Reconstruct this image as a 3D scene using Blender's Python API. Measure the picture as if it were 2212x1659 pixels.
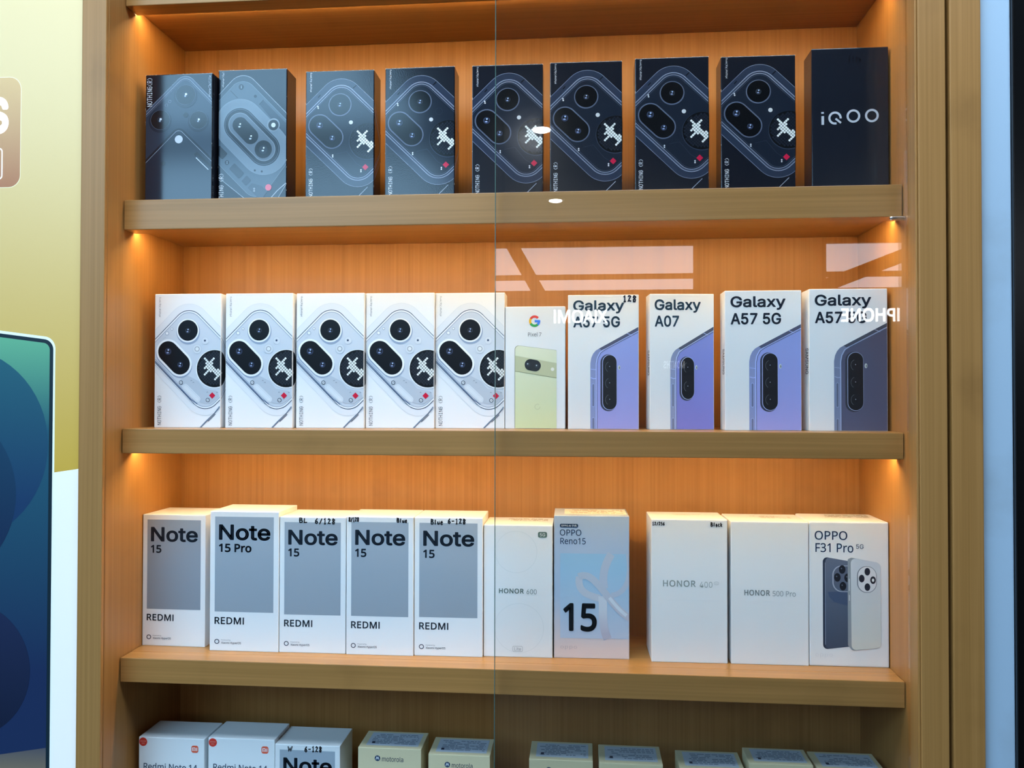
import bpy, bmesh, math, random, os
from mathutils import Matrix, Vector
random.seed(7)
for o in list(bpy.data.objects): bpy.data.objects.remove(o, do_unlink=True)
SC = bpy.context.scene
COL = SC.collection

# ------------------------------------------------------------------ camera, world, lights, exposure
YAW, PITCH, ROLL = -0.08767861, 0.01470749, 0.00144051
CAM = Vector((0.10297689, -0.96107172, 0.0))
def camera():
    cy, sy, cp, sp = math.cos(YAW), math.sin(YAW), math.cos(PITCH), math.sin(PITCH)
    fwd = Vector((sy*cp, cy*cp, sp)); right = Vector((cy, -sy, 0)); up = right.cross(fwd)
    cr, sr = math.cos(ROLL), math.sin(ROLL)
    r2 = right*cr + up*sr; u2 = up*cr - right*sr
    m = Matrix((r2, u2, -fwd)).transposed().to_4x4(); m.translation = CAM
    cd = bpy.data.cameras.new('camera'); cd.sensor_fit = 'HORIZONTAL'; cd.sensor_width = 36
    cd.lens = 28.69727; cd.clip_start = 0.01; cd.clip_end = 100
    o = bpy.data.objects.new('camera', cd); COL.objects.link(o); o.matrix_world = m
    SC.camera = o
camera()
w = bpy.data.worlds.new('world'); SC.world = w; w.use_nodes = True
w.node_tree.nodes['Background'].inputs[0].default_value = (0.60, 0.77, 1.0, 1)
w.node_tree.nodes['Background'].inputs[1].default_value = 0.09
vs = SC.view_settings
vs.view_transform = 'Standard'; vs.look = 'None'; vs.gamma = 1; vs.exposure = 0.04; vs.use_curve_mapping = False
SC.cycles.use_denoising = True
SC.cycles.max_bounces = 10; SC.cycles.transparent_max_bounces = 16
SC.cycles.sample_clamp_indirect = 0
PANEL_L = 9.0          # luminous ceiling panels (cool white)
FILL_L = 12.5           # added fill panel above the cabinet front, out of view
LED_L = 56.0           # warm strip under each shelf
SIGN_L = 14.0           # backlit letters across the aisle
WINDOW_L = 4.5         # bright clerestory across the aisle
DOWN_L = 90.0          # recessed downlights

# ------------------------------------------------------------------ materials
def lin(c): return tuple((x/255/12.92 if x/255 <= .04045 else ((x/255+.055)/1.055)**2.4) for x in c)
MATS = {}
def pbsdf(name):
    m = bpy.data.materials.new(name); m.use_nodes = True
    return m, m.node_tree.nodes, m.node_tree.links, m.node_tree.nodes['Principled BSDF']
def flat(rgb, rough=.4, spec=.5, metal=0):
    k = ('f', rgb, rough, spec, metal)
    if k not in MATS:
        m, n, l, b = pbsdf('ink_%d_%d_%d' % rgb)
        b.inputs['Base Color'].default_value = (*lin(rgb), 1); b.inputs['Roughness'].default_value = rough
        b.inputs['Specular IOR Level'].default_value = spec; b.inputs['Metallic'].default_value = metal
        MATS[k] = m
    return MATS[k]
def grad(c0, c1, a, b_, axis='Z', rough=.4, emit=0, mid=None):
    """printed colour ramp from coordinate a (c0) to b_ (c1) in the object's own space"""
    k = ('g', c0, c1, a, b_, axis, rough, emit, mid)
    if k not in MATS:
        m, n, l, b = pbsdf('print_ramp')
        tc = n.new('ShaderNodeTexCoord'); sx = n.new('ShaderNodeSeparateXYZ'); mr = n.new('ShaderNodeMapRange'); cr = n.new('ShaderNodeValToRGB')
        l.new(tc.outputs['Object'], sx.inputs[0])
        mr.inputs[1].default_value = a; mr.inputs[2].default_value = b_
        if axis == 'D':
            ad = n.new('ShaderNodeMath'); l.new(sx.outputs['X'], ad.inputs[0]); l.new(sx.outputs['Z'], ad.inputs[1]); l.new(ad.outputs[0], mr.inputs[0])
        else: l.new(sx.outputs[axis], mr.inputs[0])
        l.new(mr.outputs[0], cr.inputs[0])
        cr.color_ramp.elements[0].color = (*lin(c0), 1); cr.color_ramp.elements[1].color = (*lin(c1), 1)
        if mid:
            e = cr.color_ramp.elements.new(mid[0]); e.color = (*lin(mid[1]), 1)
        l.new(cr.outputs[0], b.inputs['Base Color']); b.inputs['Roughness'].default_value = rough
        if emit:
            l.new(cr.outputs[0], b.inputs['Emission Color']); b.inputs['Emission Strength'].default_value = emit
        MATS[k] = m
    return MATS[k]
def emis(rgb, s, name='lamp_light'):
    m = bpy.data.materials.new(name); m.use_nodes = True; n = m.node_tree.nodes; n.clear()
    e = n.new('ShaderNodeEmission'); e.inputs[0].default_value = (*rgb, 1); e.inputs[1].default_value = s
    o = n.new('ShaderNodeOutputMaterial'); m.node_tree.links.new(e.outputs[0], o.inputs[0]); return m
def backlit(rgb, s):
    k = ('b', rgb, s)
    if k not in MATS:
        m, n, l, b = pbsdf('backlit_print'); c = (*lin(rgb), 1)
        b.inputs['Base Color'].default_value = c; b.inputs['Emission Color'].default_value = c; b.inputs['Emission Strength'].default_value = s
        b.inputs['Roughness'].default_value = .35; MATS[k] = m
    return MATS[k]
def wood(name, axis, light, dark, rough=.42, seed=0.):
    m, n, l, b = pbsdf(name)
    tc = n.new('ShaderNodeTexCoord'); mp = n.new('ShaderNodeMapping'); l.new(tc.outputs['Object'], mp.inputs[0])
    s = {'X': (2.2, 260, 260), 'Z': (340, 340, 2.2)}[axis]
    mp.inputs['Scale'].default_value = s; mp.inputs['Location'].default_value = (seed, seed*1.7, seed*.6)
    n1 = n.new('ShaderNodeTexNoise'); n1.inputs['Scale'].default_value = 1; n1.inputs['Detail'].default_value = 4; n1.inputs['Roughness'].default_value = .6
    l.new(mp.outputs[0], n1.inputs['Vector'])
    mp2 = n.new('ShaderNodeMapping'); l.new(tc.outputs['Object'], mp2.inputs[0])
    mp2.inputs['Scale'].default_value = {'X': (1.3, 30, 30), 'Z': (48, 48, .7)}[axis]; mp2.inputs['Location'].default_value = (seed+3, seed, 1)
    n2 = n.new('ShaderNodeTexNoise'); n2.inputs['Scale'].default_value = 1; n2.inputs['Detail'].default_value = 3; n2.inputs['Distortion'].default_value = .6
    l.new(mp2.outputs[0], n2.inputs['Vector'])
    mx = n.new('ShaderNodeMix'); mx.data_type = 'FLOAT'; mx.inputs[0].default_value = .30
    l.new(n1.outputs['Fac'], mx.inputs[2]); l.new(n2.outputs['Fac'], mx.inputs[3])
    cr = n.new('ShaderNodeValToRGB'); l.new(mx.outputs[0], cr.inputs[0])
    cr.color_ramp.elements[0].position = .34; cr.color_ramp.elements[0].color = (*dark, 1)
    cr.color_ramp.elements[1].position = .62; cr.color_ramp.elements[1].color = (*light, 1)
    # faint dents and smudges of their own shape
    n3 = n.new('ShaderNodeTexNoise'); n3.inputs['Scale'].default_value = 9; n3.inputs['Detail'].default_value = 6; l.new(tc.outputs['Object'], n3.inputs['Vector'])
    c3 = n.new('ShaderNodeValToRGB'); c3.color_ramp.elements[0].position = .28; c3.color_ramp.elements[0].color = (.72, .70, .66, 1); c3.color_ramp.elements[1].position = .42; c3.color_ramp.elements[1].color = (1, 1, 1, 1)
    l.new(n3.outputs['Fac'], c3.inputs[0])
    mu = n.new('ShaderNodeMix'); mu.data_type = 'RGBA'; mu.blend_type = 'MULTIPLY'; mu.inputs[0].default_value = .6
    l.new(cr.outputs[0], mu.inputs[6]); l.new(c3.outputs[0], mu.inputs[7]); l.new(mu.outputs[2], b.inputs['Base Color'])
    b.inputs['Roughness'].default_value = rough
    bp = n.new('ShaderNodeBump'); bp.inputs['Strength'].default_value = .08; bp.inputs['Distance'].default_value = .0006
    l.new(n1.outputs['Fac'], bp.inputs['Height']); l.new(bp.outputs[0], b.inputs['Normal'])
    return m
WL, WD = (.47, .222, .064), (.375, .165, .042)
M_WOOD_V = wood('veneer_vertical_grain', 'Z', WL, WD)
M_WOOD_V2 = wood('veneer_vertical_grain_frame', 'Z', WL, (.375, .170, .043), seed=4.)
M_WOOD_H = wood('veneer_horizontal_grain', 'X', WL, (.355, .165, .043), .34, seed=2.)
def card(name, rgb, rough, bump, scale, coat=0.):
    m, n, l, b = pbsdf(name)
    b.inputs['Base Color'].default_value = (*lin(rgb), 1); b.inputs['Roughness'].default_value = rough
    b.inputs['Coat Weight'].default_value = coat; b.inputs['Coat Roughness'].default_value = .2
    t = n.new('ShaderNodeTexCoord'); x = n.new('ShaderNodeTexNoise'); x.inputs['Scale'].default_value = scale; x.inputs['Detail'].default_value = 3
    l.new(t.outputs['Object'], x.inputs['Vector'])
    bp = n.new('ShaderNodeBump'); bp.inputs['Strength'].default_value = bump; bp.inputs['Distance'].default_value = .0004
    l.new(x.outputs['Fac'], bp.inputs['Height']); l.new(bp.outputs[0], b.inputs['Normal'])
    return m
M_WHITE = card('white_carton', (236, 238, 240), .38, .03, 500)
M_BLACK = card('black_glossy_carton', (16, 20, 31), .15, .10, 700)
M_BLACK2 = card('black_smooth_carton', (22, 27, 38), .16, .03, 300)
M_CREAM = card('cream_carton', (222, 207, 168), .55, .04, 400)
M_RENO = grad((226, 208, 205), (176, 196, 222), .012, .075, rough=.22)

# ------------------------------------------------------------------ object helpers
def link(o, parent=None):
    COL.objects.link(o)
    if parent: o.parent = parent
    return o
def tag(o, label=None, cat=None, group=None, kind=None):
    if label: o['label'] = label
    if cat: o['category'] = cat
    if group: o['group'] = group
    if kind: o['kind'] = kind
    return o
def empty(name, loc, rz=0):
    o = bpy.data.objects.new(name, None); o.empty_display_size = .02; o.location = loc; o.rotation_euler = (0, 0, rz); return link(o)
def box_bm(x0, x1, y0, y1, z0, z1, bevel=0., seg=2):
    bm = bmesh.new(); r = bmesh.ops.create_cube(bm, size=1)
    for v in bm.verts: v.co = ((x0+x1)/2+v.co.x*(x1-x0), (y0+y1)/2+v.co.y*(y1-y0), (z0+z1)/2+v.co.z*(z1-z0))
    if bevel: bmesh.ops.bevel(bm, geom=list(bm.edges), offset=bevel, segments=seg, affect='EDGES', profile=.6)
    return bm
def obj(name, bm, mat, parent=None):
    me = bpy.data.meshes.new(name); bm.to_mesh(me); bm.free()
    for m in (mat if isinstance(mat, (list, tuple)) else [mat]): me.materials.append(m)
    return link(bpy.data.objects.new(name, me), parent)
def boxo(name, x0, x1, y0, y1, z0, z1, mat, parent=None, bevel=.0008): return obj(name, box_bm(x0, x1, y0, y1, z0, z1, bevel), mat, parent)
def lathe_bm(prof, n=32, axis='Z'):
    bm = bmesh.new(); rings = []
    for r, h in prof: rings.append([bm.verts.new((r*math.cos(2*math.pi*i/n), r*math.sin(2*math.pi*i/n), h)) for i in range(n)])
    for a, b in zip(rings, rings[1:]):
        for i in range(n): bm.faces.new((a[i], a[(i+1) % n], b[(i+1) % n], b[i]))
    bm.faces.new(rings[0][::-1]); bm.faces.new(rings[-1])
    bmesh.ops.recalc_face_normals(bm, faces=bm.faces); return bm
def copy_tree(o, parent=None):
    c = o.copy(); COL.objects.link(c); c.parent = parent
    for ch in list(o.children): copy_tree(ch, c)
    return c

# ------------------------------------------------------------------ flat print on box faces
def bundled_font(f):
    try:
        p = os.path.join(bpy.utils.system_resource('DATAFILES', path='fonts'), f)
        return bpy.data.fonts.load(p) if os.path.exists(p) else None
    except Exception: return None
FONT = bundled_font('Inter.woff2'); FONT_B = bundled_font('NotoSansHebrew-Regular.woff2'); FONT_C = None
def pick_font(body):
    global FONT_C
    if any(ord(c) > 0x3000 for c in body):
        FONT_C = FONT_C or bundled_font('Noto Sans CJK Regular.woff2'); return FONT_C
    return FONT_B if set(body) & set('PRDBKI1bdpq') else FONT
TXT = {}
def text_polys(body, bold, space=1.0):
    k = (body, bold, space)
    if k not in TXT:
        cu = bpy.data.curves.new('t', 'FONT'); cu.body = body; cu.size = 1; cu.space_character = space
        cu.resolution_u = 4; cu.fill_mode = 'FRONT'
        ft = pick_font(body)
        if ft: cu.font = ft
        caps = ft == FONT_B and ft is not None and body.isupper() and 'I' in body
        if caps: cu.body = body.replace('I', 'l')       # plain capital I: an l cut to cap height
        ob = bpy.data.objects.new('t', cu); COL.objects.link(ob)
        dg = bpy.context.evaluated_depsgraph_get(); dg.update()
        me = bpy.data.meshes.new_from_object(ob.evaluated_get(dg))
        bm = bmesh.new(); bm.from_mesh(me); bmesh.ops.remove_doubles(bm, verts=bm.verts, dist=1e-5); bm.verts.index_update()
        if caps:
            top = sorted(v.co.y for v in bm.verts); top = [y for y in top if y < top[-1]-.02][-1]
            for v in bm.verts: v.co.y = min(v.co.y, top)
        V = [tuple(v.co[:2]) for v in bm.verts]; F = [tuple(v.index for v in f.verts) for f in bm.faces]
        if bold > 0:                       # heavier weight: thicken the outline
            seen = set()
            for e in bm.edges:
                if len(e.link_faces) != 1: continue
                a, c = e.verts[0], e.verts[1]; p, q = Vector(a.co[:2]), Vector(c.co[:2]); t = q-p
                if t.length < 1e-6: continue
                nn = Vector((-t.y, t.x)).normalized()*bold; b = len(V)
                V += [tuple(p+nn), tuple(q+nn), tuple(q-nn), tuple(p-nn)]; F.append((b, b+1, b+2, b+3))
                for v, pt in ((a, p), (c, q)):
                    if v.index in seen: continue
                    seen.add(v.index); b = len(V); V += [(pt.x+bold*math.cos(i*math.pi/4), pt.y+bold*math.sin(i*math.pi/4)) for i in range(8)]; F.append(tuple(range(b, b+8)))
        bm.free(); bpy.data.objects.remove(ob); bpy.data.curves.remove(cu); bpy.data.meshes.remove(me)
        TXT[k] = (V, F)
    return TXT[k]
PIX = {
 'N': '10001 11001 11001 10101 10011 10011 10001', 'O': '01110 10001 10001 10001 10001 10001 01110', 'T': '11111 00100 00100 00100 00100 00100 00100',
 'H': '10001 10001 10001 11111 10001 10001 10001', 'I': '01110 00100 00100 00100 00100 00100 01110', 'G': '01110 10001 10000 10111 10001 10001 01110',
 '(': '00010 00100 01000 01000 01000 00100 00010', ')': '01000 00100 00010 00010 00010 00100 01000', 'R': '11110 10001 10001 11110 10100 10010 10001',
 'p': '00000 00000 11110 10001 11110 10000 10000', 'h': '10000 10000 10110 11001 10001 10001 10001', 'o': '00000 00000 01110 10001 10001 10001 01110',
 'n': '00000 00000 10110 11001 10001 10001 10001', 'e': '00000 00000 01110 10001 11111 10000 01110', '4': '00010 00110 01010 10010 11111 00010 00010',
 '3': '11110 00001 00001 01110 00001 00001 11110', 'a': '00000 00000 01110 00001 01111 10001 01111', 'r': '00000 00000 10110 11001 10000 10000 10000',
 'l': '01100 00100 00100 00100 00100 00100 01110', 'i': '00100 00000 01100 00100 00100 00100 01110', 't': '01000 01000 11100 01000 01000 01001 00110'}
HAND = {  # handwriting strokes in a unit cell
 'B': [[(.15, 0), (.1, .5), (.15, 1), (.6, .95), (.7, .75), (.25, .55), (.8, .4), (.75, .1), (.15, 0)]], 'L': [[(.2, 1), (.15, .05), (.85, .1)]],
 '6': [[(.7, 1), (.25, .55), (.2, .15), (.5, 0), (.75, .2), (.6, .45), (.25, .35)]], '/': [[(.8, 1), (.15, -.1)]], '1': [[(.25, .75), (.5, 1), (.45, 0)], [(.2, 0), (.75, .05)]],
 '2': [[(.15, .75), (.4, 1), (.7, .8), (.2, .1), (.4, .15), (.85, .05)]], '8': [[(.7, .85), (.4, 1), (.25, .75), (.7, .35), (.6, .03), (.3, .05), (.25, .35), (.75, .75), (.7, .9)]],
 'l': [[(.45, 1), (.4, .0)]], 'u': [[(.15, .6), (.2, .1), (.5, .05), (.75, .3), (.75, .6), (.8, 0)]], 'e': [[(.2, .3), (.7, .4), (.55, .62), (.25, .5), (.2, .15), (.5, 0), (.85, .12)]],
 '-': [[(.1, .45), (.85, .5)]], 'W': [[(.05, .95), (.2, 0), (.5, .6), (.65, 0), (.95, 1)]], 'a': [[(.7, .5), (.35, .6), (.2, .2), (.45, 0), (.7, .4), (.75, 0)]],
 'c': [[(.75, .5), (.4, .6), (.2, .25), (.45, 0), (.8, .1)]], 'k': [[(.2, 1), (.2, 0)], [(.75, .65), (.25, .3), (.8, 0)]], '5': [[(.8, 1), (.3, .95), (.25, .6), (.7, .5), (.65, .1), (.2, .03)]],
 'Z': [[(.2, .9), (.7, .95), (.2, 0), (.8, .05)]], 'I': [[(.5, 1), (.45, 0)]], 'x': [[(.2, .5), (.7, 0)], [(.7, .5), (.2, 0)]], ' ': []}
def circle(cx, cy, r, n=30, ry=None): return [(cx+r*math.cos(2*math.pi*i/n), cy+(ry or r)*math.sin(2*math.pi*i/n)) for i in range(n)]
def capsule(a, b, r, n=14):
    t = math.atan2(b[1]-a[1], b[0]-a[0]); out = []
    for i in range(n+1): q = t+math.pi/2+math.pi*i/n; out.append((a[0]+r*math.cos(q), a[1]+r*math.sin(q)))
    for i in range(n+1): q = t-math.pi/2+math.pi*i/n; out.append((b[0]+r*math.cos(q), b[1]+r*math.sin(q)))
    return out
def rpoly(pts, r, n=10):
    """polygon with rounded corners"""
    out = []; N = len(pts); rs = r if isinstance(r, (list, tuple)) else [r]*N
    for i in range(N):
        p0, p, p1 = (Vector(pts[(i-1) % N]), Vector(pts[i]), Vector(pts[(i+1) % N]))
        if rs[i] <= 0: out.append(tuple(p)); continue
        a = (p0-p).normalized(); b = (p1-p).normalized(); ang = a.angle(b)
        d = rs[i]/math.tan(ang/2); c = p+(a+b).normalized()*(rs[i]/math.sin(ang/2))
        s = p+a*d-c; e = p+b*d-c; th = s.angle(e); sg = 1 if s.x*e.y-s.y*e.x > 0 else -1
        a0 = math.atan2(s.y, s.x)
        for k in range(n+1): q = a0+sg*th*k/n; out.append((c.x+rs[i]*math.cos(q), c.y+rs[i]*math.sin(q)))
    return out
def rrect(x0, y0, x1, y1, r): return rpoly([(x0, y0), (x1, y0), (x1, y1), (x0, y1)], r, 6)
def inset(pts, d):
    """offset a convex polygon inwards"""
    c = sum((Vector(p) for p in pts), Vector((0, 0)))/len(pts); L = []
    for i in range(len(pts)):
        a, b = Vector(pts[i]), Vector(pts[(i+1) % len(pts)]); t = (b-a).normalized(); nn = Vector((-t.y, t.x))
        if nn.dot(c-a) < 0: nn = -nn
        L.append((a+nn*d, t))
    out = []
    for i in range(len(pts)):
        (p, t), (q, s) = L[i-1], L[i]; det = t.x*s.y-t.y*s.x; k = ((q.x-p.x)*s.y-(q.y-p.y)*s.x)/det; out.append(tuple(p+t*k))
    return out
def clip(poly, x0, x1, z0, z1):
    for ax, lim, sg in ((0, x0, 1), (0, x1, -1), (1, z0, 1), (1, z1, -1)):
        out = []
        for i in range(len(poly)):
            a, b = poly[i-1], poly[i]; ia, ib = sg*(a[ax]-lim) >= 0, sg*(b[ax]-lim) >= 0
            if ia != ib:
                t = (lim-a[ax])/(b[ax]-a[ax]); out.append((a[0]+t*(b[0]-a[0]), a[1]+t*(b[1]-a[1])))
            if ib: out.append(b)
        poly = out
        if len(poly) < 3: return []
    return poly
LAYER = .00007
class Piece:
    def __init__(s, art, name, parent): s.art, s.name, s.parent, s.F, s.ob = art, name, parent, [], None
    def fill(s, pts, layer, mat): s.F.append(([s.art.map(p) for p in pts], layer, mat)); return s
    def stroke(s, pts, wd, layer, mat, closed=True):
        P = [Vector(p) for p in pts]; N = len(P)
        P = [p for i, p in enumerate(P) if i == 0 or (p-P[i-1]).length > 1e-6]
        if closed and (P[0]-P[-1]).length < 1e-6: P.pop()
        N = len(P); L, R = [], []
        for i in range(N):
            a = P[(i-1) % N] if (closed or i > 0) else None; b = P[(i+1) % N] if (closed or i < N-1) else None
            t0 = (P[i]-a).normalized() if a is not None else None; t1 = (b-P[i]).normalized() if b is not None else None
            t0 = t0 if t0 is not None else t1; t1 = t1 if t1 is not None else t0
            n0 = Vector((-t0.y, t0.x)); n1 = Vector((-t1.y, t1.x)); m = n0+n1
            m = m.normalized() if m.length > 1e-4 else n0
            k = min(1/max(m.dot(n1), .35), 2.2)*wd/2
            L.append(P[i]+m*k); R.append(P[i]-m*k)
        for i in range(N if closed else N-1):
            j = (i+1) % N; s.fill([tuple(L[i]), tuple(L[j]), tuple(R[j]), tuple(R[i])], layer, mat)
        return s
    def ring(s, cx, cy, r, wd, layer, mat, ry=None): return s.stroke(circle(cx, cy, r, 30, ry), wd, layer, mat)
    def text(s, body, bbox, layer, mat, bold=0., rot=0, space=1.):
        """type set so that its ink fills bbox (x0, y0, x1, y1) in art units; rot 1 reads upwards, rot -1 reads downwards"""
        V, F = text_polys(body, bold, space)
        xs = [v[0] for v in V]; ys = [v[1] for v in V]; a0, a1, b0, b1 = min(xs), max(xs), min(ys), max(ys)
        x0, y0, x1, y1 = bbox
        def mp(v):
            f, g = (v[0]-a0)/(a1-a0), (v[1]-b0)/(b1-b0)
            if rot == 1: return (x0+(1-g)*(x1-x0), y1-f*(y1-y0))
            if rot == -1: return (x0+g*(x1-x0), y0+f*(y1-y0))
            return (x0+f*(x1-x0), y1-g*(y1-y0))
        for f in F: s.fill([mp(V[i]) for i in f], layer, mat)
        return s
    def pixels(s, body, bbox, layer, mat, rot=1, size=.9):
        x0, y0, x1, y1 = bbox; N = len(body)*6-1
        for ci, ch in enumerate(body):
            if ch == ' ': continue
            for r, row in enumerate(PIX[ch].split()):
                for c, bit in enumerate(row):
                    if bit == '1':
                        f = (ci*6+c)/N; f2 = (ci*6+c+size)/N; g, g2 = r/7, (r+size)/7
                        q = [(f, g), (f2, g), (f2, g2), (f, g2)]
                        s.fill([(x0+b*(x1-x0), y1-a*(y1-y0)) if rot else (x0+a*(x1-x0), y0+b*(y1-y0)) for a, b in q], layer, mat)
        return s
    def hand(s, body, bbox, layer, mat, wd):
        x0, y0, x1, y1 = bbox; N = len(body)
        for i, ch in enumerate(body):
            for st in HAND[ch]:
                jit = random.uniform(-.06, .06)
                s.stroke([(x0+(i+a*.92)/N*(x1-x0), y1-(b+jit)*(y1-y0)) for a, b in st], wd, layer, mat, closed=False)
        return s
    def build(s):
        me = bpy.data.meshes.new(s.name); V, F, MI, mats = [], [], [], []
        A = s.art
        for pts, layer, mat in s.F:
            jobs = [(clip(pts, -A.w/2+A.m, A.w/2-A.m, A.m, A.h-A.m), 0)]
            if A.wrap: jobs.append((clip(pts, A.w/2+A.m, A.w/2+A.wrap, A.m, A.h-A.m), 1))
            for q, side in jobs:
                if not q: continue
                if mat not in mats: mats.append(mat)
                b = len(V); off = layer*LAYER+.00006
                for x, z in q:
                    if A.face == 'front': V.append((x, -off, z) if not side else (A.w/2+off, x-A.w/2, z))
                    elif A.face == 'left': V.append((-A.bw/2-off, A.w/2-x, z))
                    else: V.append((x, z, A.bh+off))
                F.append(tuple(range(b, b+len(q)))); MI.append(mats.index(mat))
        me.from_pydata(V, [], F)
        for m in mats: me.materials.append(m)
        me.polygons.foreach_set('material_index', MI); me.update()
        s.ob = link(bpy.data.objects.new(s.name, me), s.parent.ob if isinstance(s.parent, Piece) else s.parent)
        if s.name in ('printed_plate', 'edge_wear', 'fine_print', 'top_label', 'dotted_display'): s.ob['kind'] = 'stuff'
        return s.ob
class Art:
    """flat print on one face of a box: art units of rect -> metres"""
    def __init__(s, root, w, h, rect, wrap=0., face='front', bw=0., bh=0., margin=.0007, shift=None):
        s.root, s.w, s.h, s.rect, s.wrap, s.face, s.bw, s.bh, s.m, s.P, s.shift = root, w, h, rect, wrap, face, bw, bh, margin, [], shift
    def map(s, p):
        x0, y0, x1, y1 = s.rect; u = (p[0]-x0)/(x1-x0); v = (p[1]-y0)/(y1-y0)
        if s.shift: v = v*s.shift[0]+s.shift[1]
        return ((u-.5)*s.w, s.h*(1-v))
    def piece(s, name, parent=None):
        q = Piece(s, name, parent or s.root); s.P.append(q); return q
    def build(s):
        for q in s.P: q.build()
def new_box(name, label, group, xl, xr, y, z, h, d, mat, rz=0., cat='phone box', bevel=.0009):
    wd = xr-xl; r = empty(name, ((xl+xr)/2, y, z), rz); tag(r, label, cat, group)
    boxo('carton', -wd/2, wd/2, 0, d, 0, h, mat, r, bevel)
    return r, wd

# ------------------------------------------------------------------ cabinet
HW = .465                      # half of the inner width
S_TOP = {0: .5206, 1: .2418, 2: -.0411, 3: -.3219, 4: -.6025}
S_LIP = {0: .4836, 1: .2048, 2: -.0713, 3: -.3515, 4: -.6325}
S_UND = {0: .4921, 1: .2117, 2: -.0645, 3: -.3450, 4: -.6262}
FLOOR, CEIL = -1.45, 1.2
cab = empty('display_cabinet', (0, 0, FLOOR)); tag(cab, 'wooden wall display cabinet with lit open shelves full of phone boxes', 'cabinet')
def cbox(name, x0, x1, y0, y1, z0, z1, mat, parent=None, bevel=.0008):
    p = parent or cab
    off = Vector((0, 0, FLOOR))
    return obj(name, box_bm(x0, x1, y0, y1, z0-off.z, z1-off.z, bevel), mat, p)
cbox('back_panel', -HW-.018, HW+.018, .1545, .1665, FLOOR, .9, M_WOOD_V)
cbox('side_panel', -HW-.018, -HW, -.0325, .1543, FLOOR, .9, M_WOOD_V)
cbox('side_panel', HW, HW+.018, -.0325, .1543, FLOOR, .9, M_WOOD_V)
cbox('frame_stile', -.4957, -HW-.0002, -.0385, -.0327, FLOOR, .9, M_WOOD_V2, bevel=.0012)
cbox('frame_stile', HW+.0016, .4957, -.0385, -.0327, FLOOR, .9, M_WOOD_V2, bevel=.0012)
cbox('glass_stop', HW-.001, HW+.0014, -.0365, -.0215, FLOOR, .9, M_WOOD_V2, bevel=.0006)
cbox('top_panel', -HW, HW, 0, .1543, .86, .9, M_WOOD_H)
cbox('plinth_panel', -HW, HW, -.02, 0, FLOOR, -.634, M_WOOD_H)
M_LED = emis((1.0, .72, .34), LED_L, 'warm_led_light')
M_LEDB = flat((225, 215, 190), .5)
for i in range(5):
    sh = cbox('shelf', -HW+.0004, HW-.0004, .0262, .1540, S_UND[i], S_TOP[i], M_WOOD_H, bevel=.0006)
    cbox('shelf_fascia', -HW+.0013, HW-.0011, 0, .026, S_LIP[i], S_TOP[i], M_WOOD_H, sh, bevel=.0009)
    if i < 3:
        cbox('led_strip', -HW+.004, HW-.004, .0268, .0335, S_UND[i]-.0028, S_UND[i]-.0012, M_LED, sh, 0)
        cbox('led_profile', -HW+.003, HW-.003, .0264, .0340, S_UND[i]-.0012, S_UND[i]-.0001, M_LEDB, sh, 0)
# metal stop pin for the pane
bm = lathe_bm([(.0022, 0), (.0026, .001), (.0026, .015), (.0016, .017)], 16)
bmesh.ops.rotate(bm, verts=bm.verts, cent=(0, 0, 0), matrix=Matrix.Rotation(-math.pi/2, 3, 'Y'))
bmesh.ops.translate(bm, verts=bm.verts, vec=(HW-.0005, -.007, .2015-FLOOR))
obj('metal_pin', bm, flat((205, 205, 210), .25, .5, 1), cab)

# sliding glass pane over the right half
def glass_mat():
    m = bpy.data.materials.new('clear_glass'); m.use_nodes = True; n = m.node_tree.nodes; l = m.node_tree.links; n.clear()
    g = n.new('ShaderNodeNewGeometry'); d = n.new('ShaderNodeVectorMath'); d.operation = 'DOT_PRODUCT'
    l.new(g.outputs['Incoming'], d.inputs[0]); l.new(g.outputs['Normal'], d.inputs[1])
    ab = n.new('ShaderNodeMath'); ab.operation = 'ABSOLUTE'; l.new(d.outputs['Value'], ab.inputs[0])
    su = n.new('ShaderNodeMath'); su.operation = 'SUBTRACT'; su.inputs[0].default_value = 1; l.new(ab.outputs[0], su.inputs[1]); su.use_clamp = True
    pw = n.new('ShaderNodeMath'); pw.operation = 'POWER'; l.new(su.outputs[0], pw.inputs[0]); pw.inputs[1].default_value = 5
    ma = n.new('ShaderNodeMath'); ma.operation = 'MULTIPLY_ADD'; l.new(pw.outputs[0], ma.inputs[0]); ma.inputs[1].default_value = .95; ma.inputs[2].default_value = .046
    t = n.new('ShaderNodeBsdfTransparent'); t.inputs[0].default_value = (.985, .992, .99, 1)
    gl = n.new('ShaderNodeBsdfGlossy'); gl.inputs['Roughness'].default_value = 0.0
    mx = n.new('ShaderNodeMixShader'); l.new(ma.outputs[0], mx.inputs[0]); l.new(t.outputs[0], mx.inputs[1]); l.new(gl.outputs[0], mx.inputs[2])
    o = n.new('ShaderNodeOutputMaterial'); l.new(mx.outputs[0], o.inputs[0]); return m
M_GLASS = glass_mat()
pane = empty('sliding_glass_door', (.2325, -.0165, -.634)); tag(pane, 'clear sliding glass door pane covering the right half of the cabinet', 'glass door')
GX0, GX1, GZ0, GZ1 = -.0003-.2325, HW-.0014-.2325, 0, 1.494
boxo('glass_pane', GX0+.0006, GX1, 0, .005, GZ0, GZ1, M_GLASS, pane, 0)
m, n, l, b = pbsdf('green_glass_edge'); b.inputs['Base Color'].default_value = (.10, .19, .17, 1); b.inputs['Roughness'].default_value = .15
boxo('polished_edge', GX0, GX0+.0006, 0, .005, GZ0, GZ1, m, pane, 0)

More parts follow.
